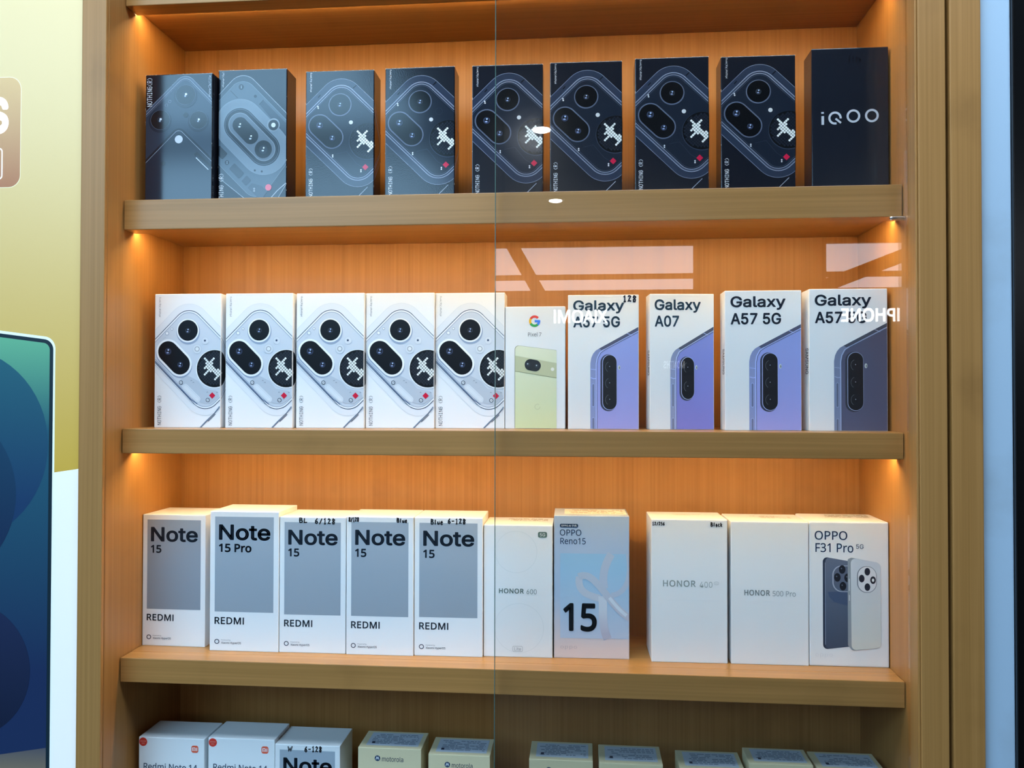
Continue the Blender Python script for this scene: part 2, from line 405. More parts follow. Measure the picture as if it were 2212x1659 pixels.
# ------------------------------------------------------------------ surroundings in view
t = boxo('trim_1', .5000, .5328, -.060, .1665, FLOOR, CEIL, wood('veneer_vertical_grain_post', 'Z', WL, (.365, .165, .041), seed=9.), None, .0012); tag(t, 'wooden post right of the cabinet behind a narrow dark joint', 'trim', kind='structure')
t.location.y = .0215
m, n, l, b = pbsdf('pale_blue_paint')
tc = n.new('ShaderNodeTexCoord'); nz = n.new('ShaderNodeTexNoise'); nz.inputs['Scale'].default_value = 7; nz.inputs['Detail'].default_value = 8; l.new(tc.outputs['Object'], nz.inputs['Vector'])
cr = n.new('ShaderNodeValToRGB'); cr.color_ramp.elements[0].position = .3; cr.color_ramp.elements[0].color = (.40, .50, .60, 1); cr.color_ramp.elements[1].position = .48; cr.color_ramp.elements[1].color = (.47, .61, .76, 1)
l.new(nz.outputs['Fac'], cr.inputs[0]); l.new(cr.outputs[0], b.inputs['Base Color']); b.inputs['Roughness'].default_value = .5
t = boxo('wall_right', .5331, .5672, -.030, .1665, FLOOR, CEIL, m, None, .001); tag(t, 'narrow strip of pale blue painted wall', 'wall', kind='structure')
t = empty('dark_panel', (.7785, -.032, FLOOR)); tag(t, 'black glossy panel at the right edge beside the pale blue wall strip', 'panel')
boxo('panel_board', -.2095, .25, 0, .05, 0, CEIL-FLOOR, flat((6, 7, 9), .25), t, .001)
boxo('panel_rim', -.2110, -.2097, -.002, .05, 0, CEIL-FLOOR, flat((22, 24, 28), .3), t, .0003)
t = boxo('wall_front', -3.2, 3.2, .1670, .25, FLOOR, CEIL, flat((205, 208, 212), .6), None, 0); tag(t, kind='structure', label='plain shop wall behind the cabinet', cat='wall')

# backlit poster left of the cabinet (art units are millimetres from its right edge / from eye level)
POW, POH = .60, 1.55
po = empty('backlit_poster', (-.4965-POW/2, -.034, -.75)); tag(po, 'tall backlit yellow poster showing a blue phone beside the cabinet', 'poster')
boxo('poster_case', -POW/2, POW/2, .0004, .06, 0, POH, flat((236, 236, 232), .5), po, .001)
A = Art(po, POW, POH, (-POW*1000, -(POH-.75)*1000, 0, 750), margin=.0)
q = A.piece('printed_sheet')
PE = .24
YEL = grad((200, 164, 66), (230, 206, 154), .66, 1.24, emit=PE, rough=.35)
q.fill([(-600, -800), (0, -800), (0, 87.5), (-110, 104), (-600, 190)], 1, YEL)
q.fill([(-600, 190), (-110, 104), (0, 87.5), (0, 750), (-600, 750)], 1, backlit((244, 242, 238), PE*1.15))
ph = A.piece('printed_phone', q)
fr = [(-34.5, -66), (-34.5, 760), (-330, 760), (-330, -104)]
ph.fill(rpoly([(-32.0, -69), (-32.0, 760), (-334, 760), (-334, -108)], [15, 0, 0, 15]), 2, backlit((238, 246, 240), PE))
ph.fill(rpoly(fr, [13, 0, 0, 13]), 3, backlit((14, 36, 48), PE))
SCR = grad((22, 42, 80), (96, 168, 132), .42, .82, emit=PE, rough=.35, mid=(.72, (30, 84, 104)))
ph.fill(rpoly(inset(fr, 4.5), [9, 0, 0, 9]), 4, SCR)
bl = A.piece('printed_swirl', ph)
def clipscr(pts): return clip(pts, -325, -39, -90, 760)
bl.fill(clipscr(circle(-158, 60, 118, 60)), 5, grad((22, 54, 92), (34, 96, 108), .62, .84, emit=PE, rough=.35))
bl.fill(clipscr(circle(-190, 120, 110, 60)), 6, grad((18, 38, 72), (22, 66, 92), .55, .75, emit=PE, rough=.35))
bl.fill(clipscr(circle(-142, 330, 82, 60)), 7, grad((12, 24, 50), (28, 42, 76), .34, .52, emit=PE, rough=.35))
bl.fill(clipscr([(-325, 470), (-39, 420), (-39, 760), (-325, 760)]), 6, grad((170, 150, 96), (34, 56, 88), .24, .345, emit=PE, rough=.35))
cd = A.piece('printed_card', q)
cd.fill(rrect(-420, -386, -78.5, -251, 15), 2, backlit((244, 232, 190), PE))
cd.fill(rrect(-419, -385.2, -79.3, -251.8, 14.5), 3, grad((170, 108, 66), (216, 178, 118), 1.0, 1.14, emit=PE, rough=.35))
q2 = A.piece('lettering', q); q2.text('S', (-122, -362, -94.5, -316.5), 4, backlit((255, 255, 255), PE*1.6), .035)
q3 = A.piece('lettering', q); q3.stroke(rrect(-300, -299, -102.5, -262, 4), 1.6, 4, backlit((255, 255, 250), PE*1.5)); q3.text('E', (-122, -292, -109, -270), 4, backlit((255, 255, 255), PE*1.5), .03)
A.build()

# ------------------------------------------------------------------ the shop behind the camera (seen in the pane and in glossy boxes), plus an unseen added fill panel
t = boxo('floor', -3.2, 3.2, -5.1, .25, FLOOR-.05, FLOOR, card('dark_floor_tile', (74, 68, 62), .3, .02, 40), None, 0); tag(t, kind='structure', label='dark tiled shop floor', cat='floor')
t = boxo('ceiling', -3.2, 3.2, -5.1, .25, CEIL, CEIL+.05, flat((128, 132, 140), .7), None, 0); tag(t, kind='structure', label='grey shop ceiling', cat='ceiling')
t = boxo('wall_back', -3.2, 3.2, -5.1, -5.0, FLOOR, CEIL, card('brown_facade', (92, 78, 68), .5, .02, 20), None, 0); tag(t, kind='structure', label='brown shop front across the aisle', cat='wall')
M_PANEL = emis((.38, .70, 1.0), PANEL_L, 'cool_panel_light'); M_ALU = flat((200, 202, 205), .35, .5, 1)
M_FILL = emis((.63, .82, 1.0), FILL_L, 'wash_light')  # invented panel, added only to brighten the fronts of boxes and shelves
for lab, x0, x1, y0, y1 in (('long ceiling light panel just in front of the cabinet', -.95, .95, -.85, -.40), ('large luminous ceiling panel over the near aisle', -3.0, -.62, -2.40, -1.50), ('large luminous ceiling panel over the far aisle', -3.0, -.70, -4.85, -2.85)):
    e = empty('ceiling_light_panel', ((x0+x1)/2, (y0+y1)/2, CEIL-.03)); tag(e, lab, 'ceiling light', 'luminous ceiling panels')
    a, b_ = (x1-x0)/2, (y1-y0)/2
    boxo('diffuser', -a, a, -b_, b_, .004, .012, M_PANEL if 'aisle' in lab else M_FILL, e, 0)
    for (p0, p1, r0, r1) in ((-a-.03, a+.03, -b_-.03, -b_), (-a-.03, a+.03, b_, b_+.03), (-a-.03, -a, -b_, b_), (a, a+.03, -b_, b_)):
        boxo('frame_bar', p0, p1, r0, r1, 0, .03, M_ALU, e, .001)
M_DOWN = emis((.88, .94, 1.0), DOWN_L, 'downlight_light')
for lab, x, y in (('recessed ceiling downlight nearer the cabinet', -.085, -2.70), ('recessed ceiling downlight nearer the far shop front', -.069, -4.03)):
    e = empty('ceiling_downlight', (x, y, CEIL)); tag(e, lab, 'ceiling light', 'recessed downlights')
    obj('trim_ring', lathe_bm([(.056, -.0005), (.056, -.006), (.046, -.009), (.041, -.009), (.041, -.0005)], 40), flat((240, 240, 240), .5), e)
    obj('lens', lathe_bm([(.039, -.0095), (.039, -.011), (.030, -.015)], 40), M_DOWN, e)
M_WIN = emis((.82, .90, 1.0), WINDOW_L, 'daylight_glazing'); M_BAR = flat((110, 84, 66), .5)
for k, lab, x0, x1, br in ((1, 'bright clerestory window across the aisle with a slanting brace', -1.3, .882, ((-.50, 1.10, -.265, .70), (-.34, 1.10, -.12, .70))), (2, 'bright clerestory window across the aisle beyond the second sign', 1.80, 3.05, ((1.72, .75, 2.75, 1.15),))):
    e = empty('window_%d' % k, ((x0+x1)/2, -4.998, .74)); tag(e, lab, 'window', kind='structure')
    hw = (x1-x0)/2
    boxo('pane', -hw, hw, 0, .01, .0225, .1005, M_WIN, e, 0); boxo('pane', -hw, hw, 0, .01, .139, .336, M_WIN, e, 0)
    boxo('mullion', -hw, hw, 0, .03, .1008, .1387, M_BAR, e, .001)
    boxo('window_frame', -hw-.05, hw+.05, 0, .04, .3363, .39, M_BAR, e, .001); boxo('window_frame', -hw-.05, hw+.05, 0, .04, -.03, .0222, M_BAR, e, .001)
    boxo('window_frame', -hw-.05, -hw-.0005, 0, .04, .0225, .336, M_BAR, e, .001); boxo('window_frame', hw+.0005, hw+.05, 0, .04, .0225, .336, M_BAR, e, .001)
    def brace(p):
        X0, Z0, X1, Z1 = p; cx = (x0+x1)/2
        bm = bmesh.new(); d = Vector((X1-X0, 0, Z1-Z0)).normalized(); nn = Vector((-d.z, 0, d.x))*.045
        A0 = Vector((X0-cx, .045, Z0-.74)); A1 = Vector((X1-cx, .045, Z1-.74)); vsb = []
        for yy in (0, .03):
            for pt in (A0+nn, A1+nn, A1-nn, A0-nn): vsb.append(bm.verts.new((pt.x, pt.y+yy, pt.z)))
        for f in ((0, 1, 2, 3), (7, 6, 5, 4), (0, 4, 5, 1), (1, 5, 6, 2), (2, 6, 7, 3), (3, 7, 4, 0)): bm.faces.new([vsb[i] for i in f])
        bmesh.ops.recalc_face_normals(bm, faces=bm.faces); obj('brace', bm, M_BAR, e)
    brace((-.42, 1.10, -.205, .72) if k == 1 else br[0])
def wall_sign(label, body, xc, zc, wd, ht, strength):
    """letters standing on the far shop front, facing the cabinet"""
    V, F = text_polys(body, .02); xs = [v[0] for v in V]; ys = [v[1] for v in V]; a0, a1, b0, b1 = min(xs), max(xs), min(ys), max(ys)
    e = empty('backlit_sign', (xc, -4.998, zc-ht/2)); tag(e, label, 'sign', 'backlit signs across the aisle')
    bm = bmesh.new(); vv = [bm.verts.new((wd/2-(v[0]-a0)/(a1-a0)*wd, 0, (v[1]-b0)/(b1-b0)*ht)) for v in V]
    for f in F:
        try: bm.faces.new([vv[i] for i in f])
        except ValueError: pass
    bmesh.ops.translate(bm, verts=bm.verts, vec=(0, .031, 0))
    obj('lettering', bm, emis((.95, .98, 1.0), strength, 'sign_light'), e)
    boxo('backing_board', -wd/2-.06, wd/2+.06, 0, .028, -.05, ht+.05, flat((60, 50, 46), .5), e, .001)
wall_sign('backlit white six letter sign seen mirrored over the middle boxes', 'XIAOMI', .080, .575, .386, .098, SIGN_L)
wall_sign('backlit white six letter sign seen mirrored over the rightmost box', 'IPHONE', 2.100, .571, .394, .096, SIGN_L)
wall_sign('small dim two word sign below the far windows', 'MONTHS', .745, .225, .148, .055, 2.0)

# ------------------------------------------------------------------ box art
INK = (22, 40, 62)
DOTS = {0: (0, 6), 1: (1, 5), 2: (2, 4), 3: (1, 3, 5), 4: (2, 4), 5: (1, 3, 5, 10), 6: (0, 2, 4, 6, 9, 11), 7: (3, 5, 7, 9), 8: (2, 4, 6, 8, 10), 9: (1, 7, 9, 11), 10: (0, 8, 10), 11: (9,), 12: (8,), 13: (7,)}
def rounded_phone_art(root, wd, h, d, dark):
    """a tilted phone corner with three cameras and a dotted round display (art units: a 818 x 1568 face)"""
    A = Art(root, wd, h, (25, 52, 843, 1620), wrap=d, shift=(.9675, -.0115) if dark else None)
    quad = [(448, 172), (1216, 929), (653, 1474), (-108, 720)]; R = 190
    F = lambda c: flat(c, .13 if dark else .3, .5 if dark else .25)
    if dark:
        body, case, l1, l2, l3, deep = F((24, 32, 46)), F((40, 50, 70)), F((120, 132, 156)), F((150, 162, 186)), F((66, 78, 100)), F((7, 9, 14))
        rim, rimw, txt, txt2 = F((92, 102, 124)), 14, F((225, 230, 238)), F((205, 210, 220))
    else:
        body, case, l1, l2, l3, deep = F((204, 212, 222)), F((228, 232, 237)), F((62, 78, 102)), F((246, 248, 250)), F((140, 156, 178)), F((12, 15, 22))
        rim, rimw, txt, txt2 = F((240, 243, 246)), 30, F((70, 78, 92)), F((120, 126, 136))
    p = A.piece('printed_phone')
    p.fill(rpoly(inset(quad, -78), R+78), 1, case)
    p.stroke(rpoly(inset(quad, -78), R+78), 5 if dark else 2.5, 2, l1 if dark else F((205, 212, 220)))
    p.fill(rpoly(quad, R), 2, body if not dark else F((30, 39, 56)))
    p.stroke(rpoly(quad, R), 7, 3, l2 if dark else l1)
    p.stroke(rpoly(inset(quad, 12), R-12), 9, 3, l3 if dark else l2)
    p.stroke(rpoly(inset(quad, 26), R-26), 6 if dark else 4, 3, l2 if dark else l3)
    if not dark:
        for a, b_, wdt, c in ((18, 22, 11, (84, 104, 136)), (40, 30, 5, (168, 182, 200)), (-16, -10, 4, (176, 188, 202))):
            p.stroke([(25+a*.3, 858-a), (480, 1306-a), (560, 1360-a*.8)], wdt, 4, F(c), closed=False)
        p.stroke([(590, 310), (870, 588)], 4, 4, F((120, 138, 160)), closed=False)
    else:
        p.fill(rpoly(inset(quad, 38), R-38), 4, body)
        p.stroke(rpoly(inset(quad, 44), R-44), 4, 5, l3)
        for x, y in ((185, 372), (612, 268)): p.stroke([(x-14, y-16*(1 if x > 400 else -1)), (x+14, y+16*(1 if x > 400 else -1))] if x < 400 else [(x-22, y+20), (x+18, y-18)], 8, 5, deep, closed=False)
    # lower island plate
    pl = A.piece('printed_plate', p)
    if not dark:
        pl.fill(rpoly([(330, 1060), (440, 1010), (570, 1075), (640, 1160), (800, 1190), (830, 1260), (720, 1340), (600, 1330)], 30), 5, F((186, 196, 208)))
        pl.fill(capsule((410, 1145), (560, 1285), 36), 6, F((218, 226, 234))); pl.stroke(capsule((410, 1145), (560, 1285), 24), 4, 7, F((196, 206, 216)))
        for x, y in ((356, 1092), (688, 1296)): pl.fill(circle(x, y, 25, 20), 7, F((70, 84, 100))); pl.fill(circle(x, y, 17, 16), 8, F((215, 222, 228))); pl.stroke([(x-12, y+6), (x+12, y-6)], 5, 9, F((90, 100, 110)), closed=False)
        for x, y in ((484, 1068), (510, 1090), (682, 1204), (802, 1206)): pl.stroke([(x-10, y+6), (x, y-4), (x+10, y+6)], 4, 7, F((110, 124, 140)), closed=False)
        for x, y, r in ((180, 516, 22), (240, 466, 14)): pl.ring(x, y, r, 5, 5, F((160, 174, 192))); pl.fill(circle(x-2, y-2, r*.6, 14), 5, F((242, 245, 248)))
        pl.stroke([(130, 578), (168, 560)], 3, 5, F((170, 182, 196)), closed=False)
        pl.fill(circle(650, 604, 42, 24), 5, F((212, 219, 227))); pl.ring(650, 604, 42, 3, 6, F((190, 199, 210))); pl.fill(circle(648, 602, 12, 16), 6, F((50, 70, 100)))
        pl.fill(circle(552, 700, 54, 24), 5, F((212, 219, 226))); pl.ring(552, 700, 54, 3, 6, F((184, 194, 205))); pl.ring(552, 700, 26, 6, 6, F((130, 140, 150))); pl.fill(circle(552, 700, 22, 16), 6, F((226, 230, 232)))
        pl.stroke([(832, 1370), (770, 1450), (665, 1545), (590, 1622)], 12, 3, F((120, 138, 160)), closed=False); pl.stroke([(836, 1385), (600, 1622)], 4, 4, F((60, 72, 92)), closed=False)
        pl.stroke([(780, 1460), (690, 1545)], 9, 4, F((92, 108, 130)), closed=False)
    else:
        for x, y in ((172, 500), (352, 1110), (352, 1090), (690, 1295), (690, 1275), (176, 520)): pl.fill(circle(x, y, 9, 12), 6, F((210, 214, 222)))
        pl.fill(circle(568, 700, 24, 20), 6, F((205, 208, 212))); pl.ring(568, 700, 46, 3, 6, F((40, 50, 66))); pl.ring(660, 605, 40, 3, 6, F((36, 46, 62)))
        pl.stroke([(400, 1075), (520, 1050), (640, 1200), (800, 1300)], 3, 6, F((54, 66, 86)), closed=False)
        pl.stroke([(770, 1480), (650, 1600)], 7, 3, F((150, 160, 176)), closed=False)
    # cameras
    def lens(par, x, y, r, blue): 
        q = par
        q.fill(circle(x, y, r, 20), 8, F((48, 58, 82) if blue else (44, 50, 60))); q.fill(circle(x+r*.05, y-r*.1, r*.62, 18), 9, F((14, 18, 30)))
        q.fill(circle(x+r*.1, y-r*.45, r*.26, 12), 10, F((170, 190, 225))); q.fill(circle(x-r*.1, y+r*.35, r*.38, 14, r*.22), 10, F((150, 165, 205)))
    q = A.piece('camera_lens', p)
    if not dark: q.fill(circle(440, 498, 146, 36), 5, F((150, 166, 190)))
    q.fill(circle(437, 485, 138, 36), 6, rim); q.fill(circle(437, 482, 122 if not dark else 126, 36), 7, deep); lens(q, 437, 486, 32, False)
    q = A.piece('camera_lens', p); a, b_ = (194, 730), (342, 876)
    if not dark: q.fill(capsule((a[0]-4, a[1]+16), (b_[0]+4, b_[1]+16), 146), 5, F((150, 166, 190)))
    q.fill(capsule(a, b_, 146 if not dark else 138), 6, rim); q.fill(capsule(a, b_, 123 if not dark else 124), 7, deep); lens(q, 194, 728, 40, True); lens(q, 345, 884, 34, True)
    q = A.piece('dotted_display', p)
    q.fill(circle(768, 934, 228 if not dark else 222, 44), 6, F((236, 240, 244)) if not dark else F((58, 68, 88))); q.fill(circle(768, 930, 217, 44), 7, F((10, 13, 18)))
    e = 18.4
    gridc = F((38, 44, 54)) if not dark else F((26, 32, 44))
    for r in range(-4, 18):
        for c in range(-5, 13):
            if (r+c) % 2: continue
            x, y = 650+c*e*.98, 812+r*e*1.01
            if math.hypot(x-768, y-930) > 196 or x > 860: continue
            on = c in DOTS.get(r, ())
            k = e*.84
            q.fill([(x-k, y), (x, y-k), (x+k, y), (x, y+k)], 8 if not on else 9, (F((236, 240, 238)) if on else gridc))
    q = A.piece('red_square', p); k = 38
    q.fill([(742-k, 1243), (742, 1243-k), (742+k, 1243), (742, 1243+k)], 8, F((206, 28, 62) if not dark else (196, 30, 70)))
    q = A.piece('lettering'); q.pixels('NOTHING (R)', (66, 1240, 112, 1590), 2, txt)
    q = A.piece('lettering'); q.pixels('phone(4a)pro', (72, 88, 99, 320), 2, txt2)
    A.build()
def edge_wear(root, wd, h, n=34):
    """chipped pale edges of a worn dark carton"""
    A = Art(root, wd, h, (0, 0, wd*1000, h*1000), margin=.00005); q = A.piece('edge_wear'); c = flat((214, 200, 184), .6)
    W, H = wd*1000, h*1000
    for i in range(n):
        k = random.random(); s = random.uniform(.5, 2.6); t = random.uniform(.12, .42)
        if k < .6: x = random.uniform(0, W-3); q.fill([(x, .06), (x+s, .06), (x+s*.8, t), (x+.2, t*1.1)], 2, c)
        else:
            x = .06 if k < .82 else W-.06; g = 1 if k < .82 else -1; y = random.uniform(0, H*.9); q.fill([(x, y), (x+g*t, y+.2), (x+g*t*.8, y+s), (x, y+s)], 2, c)
    for x, g in ((.06, 1), (W-.06, -1)): q.fill([(x, .06), (x+g*1.5, .06), (x+g*.5, .7), (x, 1.9)], 2, c)
    A.build()
def single_eye_art(root, wd, h):                      # leftmost dark box: three separate lenses
    A = Art(root, wd, h, (68, 60, 908, 1690)); F = lambda c: flat(c, .13)
    p = A.piece('printed_phone'); T = [(572, 38), (1500, 1010), (500, 2100), (-420, 1000)]
    p.fill(rpoly(T, 130), 1, F((40, 52, 68)))
    for d, wdt, c in ((0, 6, (130, 142, 160)), (16, 12, (66, 80, 100)), (30, 5, (150, 160, 176)), (48, 4, (92, 106, 126))): p.stroke(rpoly(inset(T, d), 130-d), wdt, 2, F(c))
    V = [(490, 745), (1300, 1560), (490, 2400), (-320, 1560)]
    p.fill(rpoly(inset(V, -30), 90), 3, F((22, 30, 42))); p.fill(rpoly(V, 60), 4, F((30, 40, 55))); p.stroke(rpoly(V, 60), 4, 5, F((160, 170, 184)))
    p.stroke([(690, 1080), (720, 1062), (890, 1220)], 34, 5, F((12, 16, 24)), closed=False); p.stroke([(710, 1112), (866, 1266)], 9, 6, F((190, 198, 208)), closed=False)
    p.fill(circle(298, 1172, 28, 18), 5, F((16, 22, 32))); p.fill(circle(578, 577, 32, 18), 3, F((14, 20, 28)))
    for x, y in ((375, 402), (333, 447)): p.ring(x, y, 17, 4, 3, F((120, 132, 150)))
    for x, y, r in ((575, 325, 125), (258, 628, 122), (738, 645, 112)):
        q = A.piece('camera_lens', p); q.fill(circle(x-4, y+16, r*1.18, 32), 3, F((28, 38, 52))); q.fill(circle(x, y, r, 32), 4, F((13, 18, 26))); q.ring(x, y, r, 4, 5, F((80, 94, 112)))
        q.fill(circle(x, y, r*.34, 18), 5, F((26, 34, 46))); q.fill(circle(x+4, y-8, r*.12, 10), 6, F((215, 222, 232))); q.fill(circle(x-6, y+14, r*.1, 10), 6, F((150, 162, 180)))
    q = A.piece('flash_dot', p); q.fill(circle(492, 878, 50, 24), 6, F((196, 202, 214)))
    q = A.piece('lettering'); q.pixels('NOTHING(R)', (88, 95, 152, 458), 3, F((226, 230, 238)))
    q = A.piece('lettering'); q.pixels('phone(3a)lite', (858, 92, 890, 356), 4, F((190, 198, 210)))
    A.build(); edge_wear(root, wd, h, 40)
def oval_eye_art(root, wd, h):                        # second dark box: large oval camera island
    A = Art(root, wd, h, (36, 62, 872, 1655)); F = lambda c: flat(c, .13)
    p = A.piece('printed_phone'); O = [(332, 72), (1150, 890), (560, 1480), (-258, 662)]
    OUT = [(335, 52), (1180, 900), (640, 1790), (-500, 900)]
    p.fill(rpoly(OUT, 190), 1, F((42, 54, 66))); p.stroke(rpoly(OUT, 190), 6, 2, F((150, 162, 174)))
    BODY = [(332, 130), (1090, 890), (520, 1640), (-330, 800)]
    p.fill(rpoly(BODY, 170), 2, F((74, 90, 104))); p.stroke(rpoly(BODY, 170), 5, 3, F((108, 124, 138)))
    p.stroke([(185, 306), (270, 392)], 6, 4, F((28, 38, 48)), closed=False); p.stroke([(588, 425), (536, 478)], 6, 4, F((28, 38, 48)), closed=False)
    p.fill([(588, 430), (860, 700), (860, 850), (540, 478)], 3, F((52, 66, 80)))
    for x, y, r in ((315, 265, 32), (146, 1148, 27)): p.fill(circle(x, y, r, 20), 5, F((30, 40, 50))); p.fill(circle(x+2, y-8, 7, 10), 6, F((140, 152, 164))); p.fill(circle(x+2, y+10, 7, 10), 6, F((140, 152, 164)))
    p.fill(circle(488, 380, 18, 16), 5, F((34, 44, 54)))
    for c, l, wdt, col in (((265, 1250), 84, 46, (48, 60, 72)), ((384, 1366), 40, 46, (52, 64, 78)), ((70, 1028), 70, 46, (26, 34, 44))):
        u = Vector((.72, .72)); v = Vector((.72, -.72)); C0 = Vector(c); q_ = [tuple(C0+u*l*a+v*wdt*b_) for a, b_ in ((-1, -1), (1, -1), (1, 1), (-1, 1))]
        p.fill(rpoly(q_, 14), 5, F(col))
    p.fill(rpoly([(400, 1450), (450, 1395), (570, 1430), (640, 1500), (560, 1600)], 12), 4, F((60, 74, 88)))
    for x, y in ((488, 1248), (573, 1262), (482, 1462), (482, 1488)): p.fill(circle(x, y, 12, 12), 8, F((36, 46, 56) if y < 1400 else (140, 150, 160)))
    p.stroke([(878, 1392), (760, 1490), (640, 1620)], 9, 3, F((160, 170, 180)), closed=False)
    q = A.piece('camera_island', p); a, b_ = (300, 705), (600, 1005)
    q.fill(capsule(a, b_, 300, 22), 5, F((116, 132, 146)))
    for r in range(206, 296, 9): q.stroke(capsule(a, b_, r, 22), 2, 6, F((96, 112, 126)))
    q.fill(capsule(a, b_, 192, 22), 7, F((30, 40, 50))); q.stroke(capsule(a, b_, 178, 22), 6, 8, F((82, 98, 112))); q.fill(capsule(a, b_, 134, 22), 8, F((92, 106, 120))); q.stroke(capsule(a, b_, 134, 22), 6, 9, F((132, 146, 158)))
    q.fill(capsule((305, 712), (436, 848), 92, 18), 10, F((16, 22, 29)))
    for nm, x, y, r in (('camera_lens', 302, 718, 52), ('camera_lens', 436, 862, 44), ('camera_lens', 590, 1004, 104)):
        q2 = A.piece(nm, p); q2.fill(circle(x, y, r, 26), 11, F((13, 18, 25))); q2.fill(circle(x, y+4, r*.5, 18), 12, F((34, 44, 56))); q2.fill(circle(x+6, y-16, 10, 10), 13, F((222, 230, 236))); q2.fill(circle(x-4, y+16, 15, 12, 9), 13, F((190, 202, 212)))
    q = A.piece('flash_dot', p); q.fill(circle(712, 722, 78, 26), 9, F((128, 142, 154))); q.fill(circle(712, 724, 62, 26), 10, F((22, 30, 38))); q.fill(circle(712, 724, 27, 20), 11, F((206, 212, 216)))
    q = A.piece('red_dot', p); q.fill(circle(654, 1450, 38, 22), 8, F((214, 96, 116)))
    q = A.piece('lettering'); q.pixels('NOTHING (R)', (48, 1275, 104, 1655), 3, F((226, 230, 238)))
    q = A.piece('lettering'); q.pixels('phone(4a)', (80, 80, 106, 262), 3, F((196, 204, 214)))
    A.build(); edge_wear(root, wd, h, 22)

# ------------------------------------------------------------------ top shelf: nine dark boxes
ORD = ('first', 'second', 'third', 'fourth', 'fifth', 'sixth', 'seventh', 'eighth', 'ninth')
D4 = .034
G1 = 'dark phone boxes on the top shelf'
r, wd = new_box('phone_box', 'leftmost black phone box on the top shelf, three separate round printed lenses', G1, -.4528, -.3645, .0280, S_TOP[1], .1662, D4, M_BLACK, -.004); single_eye_art(r, wd, .1662)
r, wd = new_box('phone_box', 'black phone box on the top shelf with a printed oval grey camera island', G1, -.3620, -.2722, .0400, S_TOP[1], .1738, D4, M_BLACK, .005); oval_eye_art(r, wd, .1738)
PW, PH = .0886, .1715
XB = [(-.2500, .0475), (-.1466, .0455), (-.0362, .0470), (.0613, .0460), (.1655, .0420), (.2692, .0460)]
WHERE = ['just right of the oval camera box', 'second from the oval camera box', 'crossed by the glass door edge', 'first box fully behind the glass', 'second box fully behind the glass', 'next to the plain navy box']
proto = None
for i, (x, y) in enumerate(XB):
    lab = 'black phone box with dotted cross print, ' + WHERE[i]
    if i == 0:
        proto, wd = new_box('phone_box', lab, G1, x, x+PW, y, S_TOP[1], PH, D4, M_BLACK, .008); rounded_phone_art(proto, wd, PH, D4, True); edge_wear(proto, wd, PH)
    else:
        c = copy_tree(proto); c.location = (x+PW/2, y, S_TOP[1]); c.rotation_euler.z = (0, -.006, .01, .012, 0, .012)[i]; c['label'] = lab
r, wd = new_box('phone_box', 'plain navy phone box with large pale four letter logo, far right of the top shelf', G1, .3737, .4622, .0350, S_TOP[1], .1728, D4, M_BLACK2, .004)
A = Art(r, wd, .1728, (713, 330, 1243, 1360)); q = A.piece('lettering'); lt = flat((196, 200, 210), .35)
q.fill([(779, 783), (797, 783), (797, 795), (779, 795)], 2, lt); q.fill([(780, 812), (798, 812), (798, 874), (780, 874)], 2, lt)
for cx in (1001, 1128): q.ring(cx, 817, 40, 15, 2, lt)
q.stroke([(874+39*math.cos(t_), 828+39*math.sin(t_)) for t_ in [math.radians(a_) for a_ in range(75, 366, 10)]], 15, 2, lt, closed=False)
q.stroke([(878, 832), (915, 864)], 14, 2, lt, closed=False)
q2 = A.piece('handwriting'); q2.hand('ZIIx', (965, 385, 1062, 432), 2, flat((8, 8, 12), .2), 7); A.build()

# ------------------------------------------------------------------ middle shelf: five white boxes, one lime, four with large type
G2 = 'white phone boxes on the middle shelf'
XW = [(-.4463, .043, 'leftmost white phone box on the middle shelf with dotted cross print'), (-.3529, .045, 'second white phone box from the left with dotted cross print'), (-.2618, .050, 'middle one of the five white phone boxes with dotted cross print'),
      (-.1729, .055, 'fourth white phone box from the left with dotted cross print'), (-.0843, .060, 'white phone box with dotted cross print under the glass door edge')]
for i, (x, y, lab) in enumerate(XW):
    if i == 0: proto, wd = new_box('phone_box', lab, G2, x, x+.0882, y, S_TOP[2], PH, D4, M_WHITE, 0); rounded_phone_art(proto, wd, PH, D4, False)
    else: c = copy_tree(proto); c.location = (x+.0441, y, S_TOP[2]); c['label'] = lab
# lime phone box
r, wd = new_box('phone_box', 'short white phone box with printed lime phone and coloured round letter logo', G2, .0046, .0800, .0605, S_TOP[2], .1535, .032, M_WHITE)
A = Art(r, wd, .1535, (1385, 318, 1905, 1358)); F = flat
q = A.piece('logo')
for a0, a1, c in ((-150, -42, (234, 67, 53)), (150, 212, (251, 188, 4)), (48, 152, (52, 168, 83)), (-6, 50, (66, 133, 244))):
    q.stroke([(1640+39*math.cos(math.radians(t_)), 443+39*math.sin(math.radians(t_))) for t_ in range(a0, a1+1, 6)], 20, 2, F(c), closed=False)
q.fill([(1640, 434), (1688, 434), (1688, 453), (1640, 453)], 3, F((66, 133, 244)))
q = A.piece('lettering'); q.text('Pixel 7', (1583, 538, 1698, 573), 2, F((84, 88, 92)), -.005)
p = A.piece('printed_phone'); p.fill(rpoly([(1467, 645), (1830, 690), (1830, 1400), (1467, 1400)], [34, 10, 0, 0]), 2, F((150, 156, 128))); p.fill(rpoly([(1472, 648), (1830, 692), (1830, 1400), (1472, 1400)], [34, 10, 0, 0]), 3, grad((216, 226, 176), (228, 232, 204), 0, .1))
p.fill([(1472, 735), (1830, 800), (1830, 926), (1472, 868)], 4, F((196, 200, 162))); p.stroke([(1472, 868), (1830, 926)], 4, 5, F((140, 146, 110)), closed=False); p.stroke([(1472, 735), (1830, 800)], 3, 5, F((212, 216, 186)), closed=False)
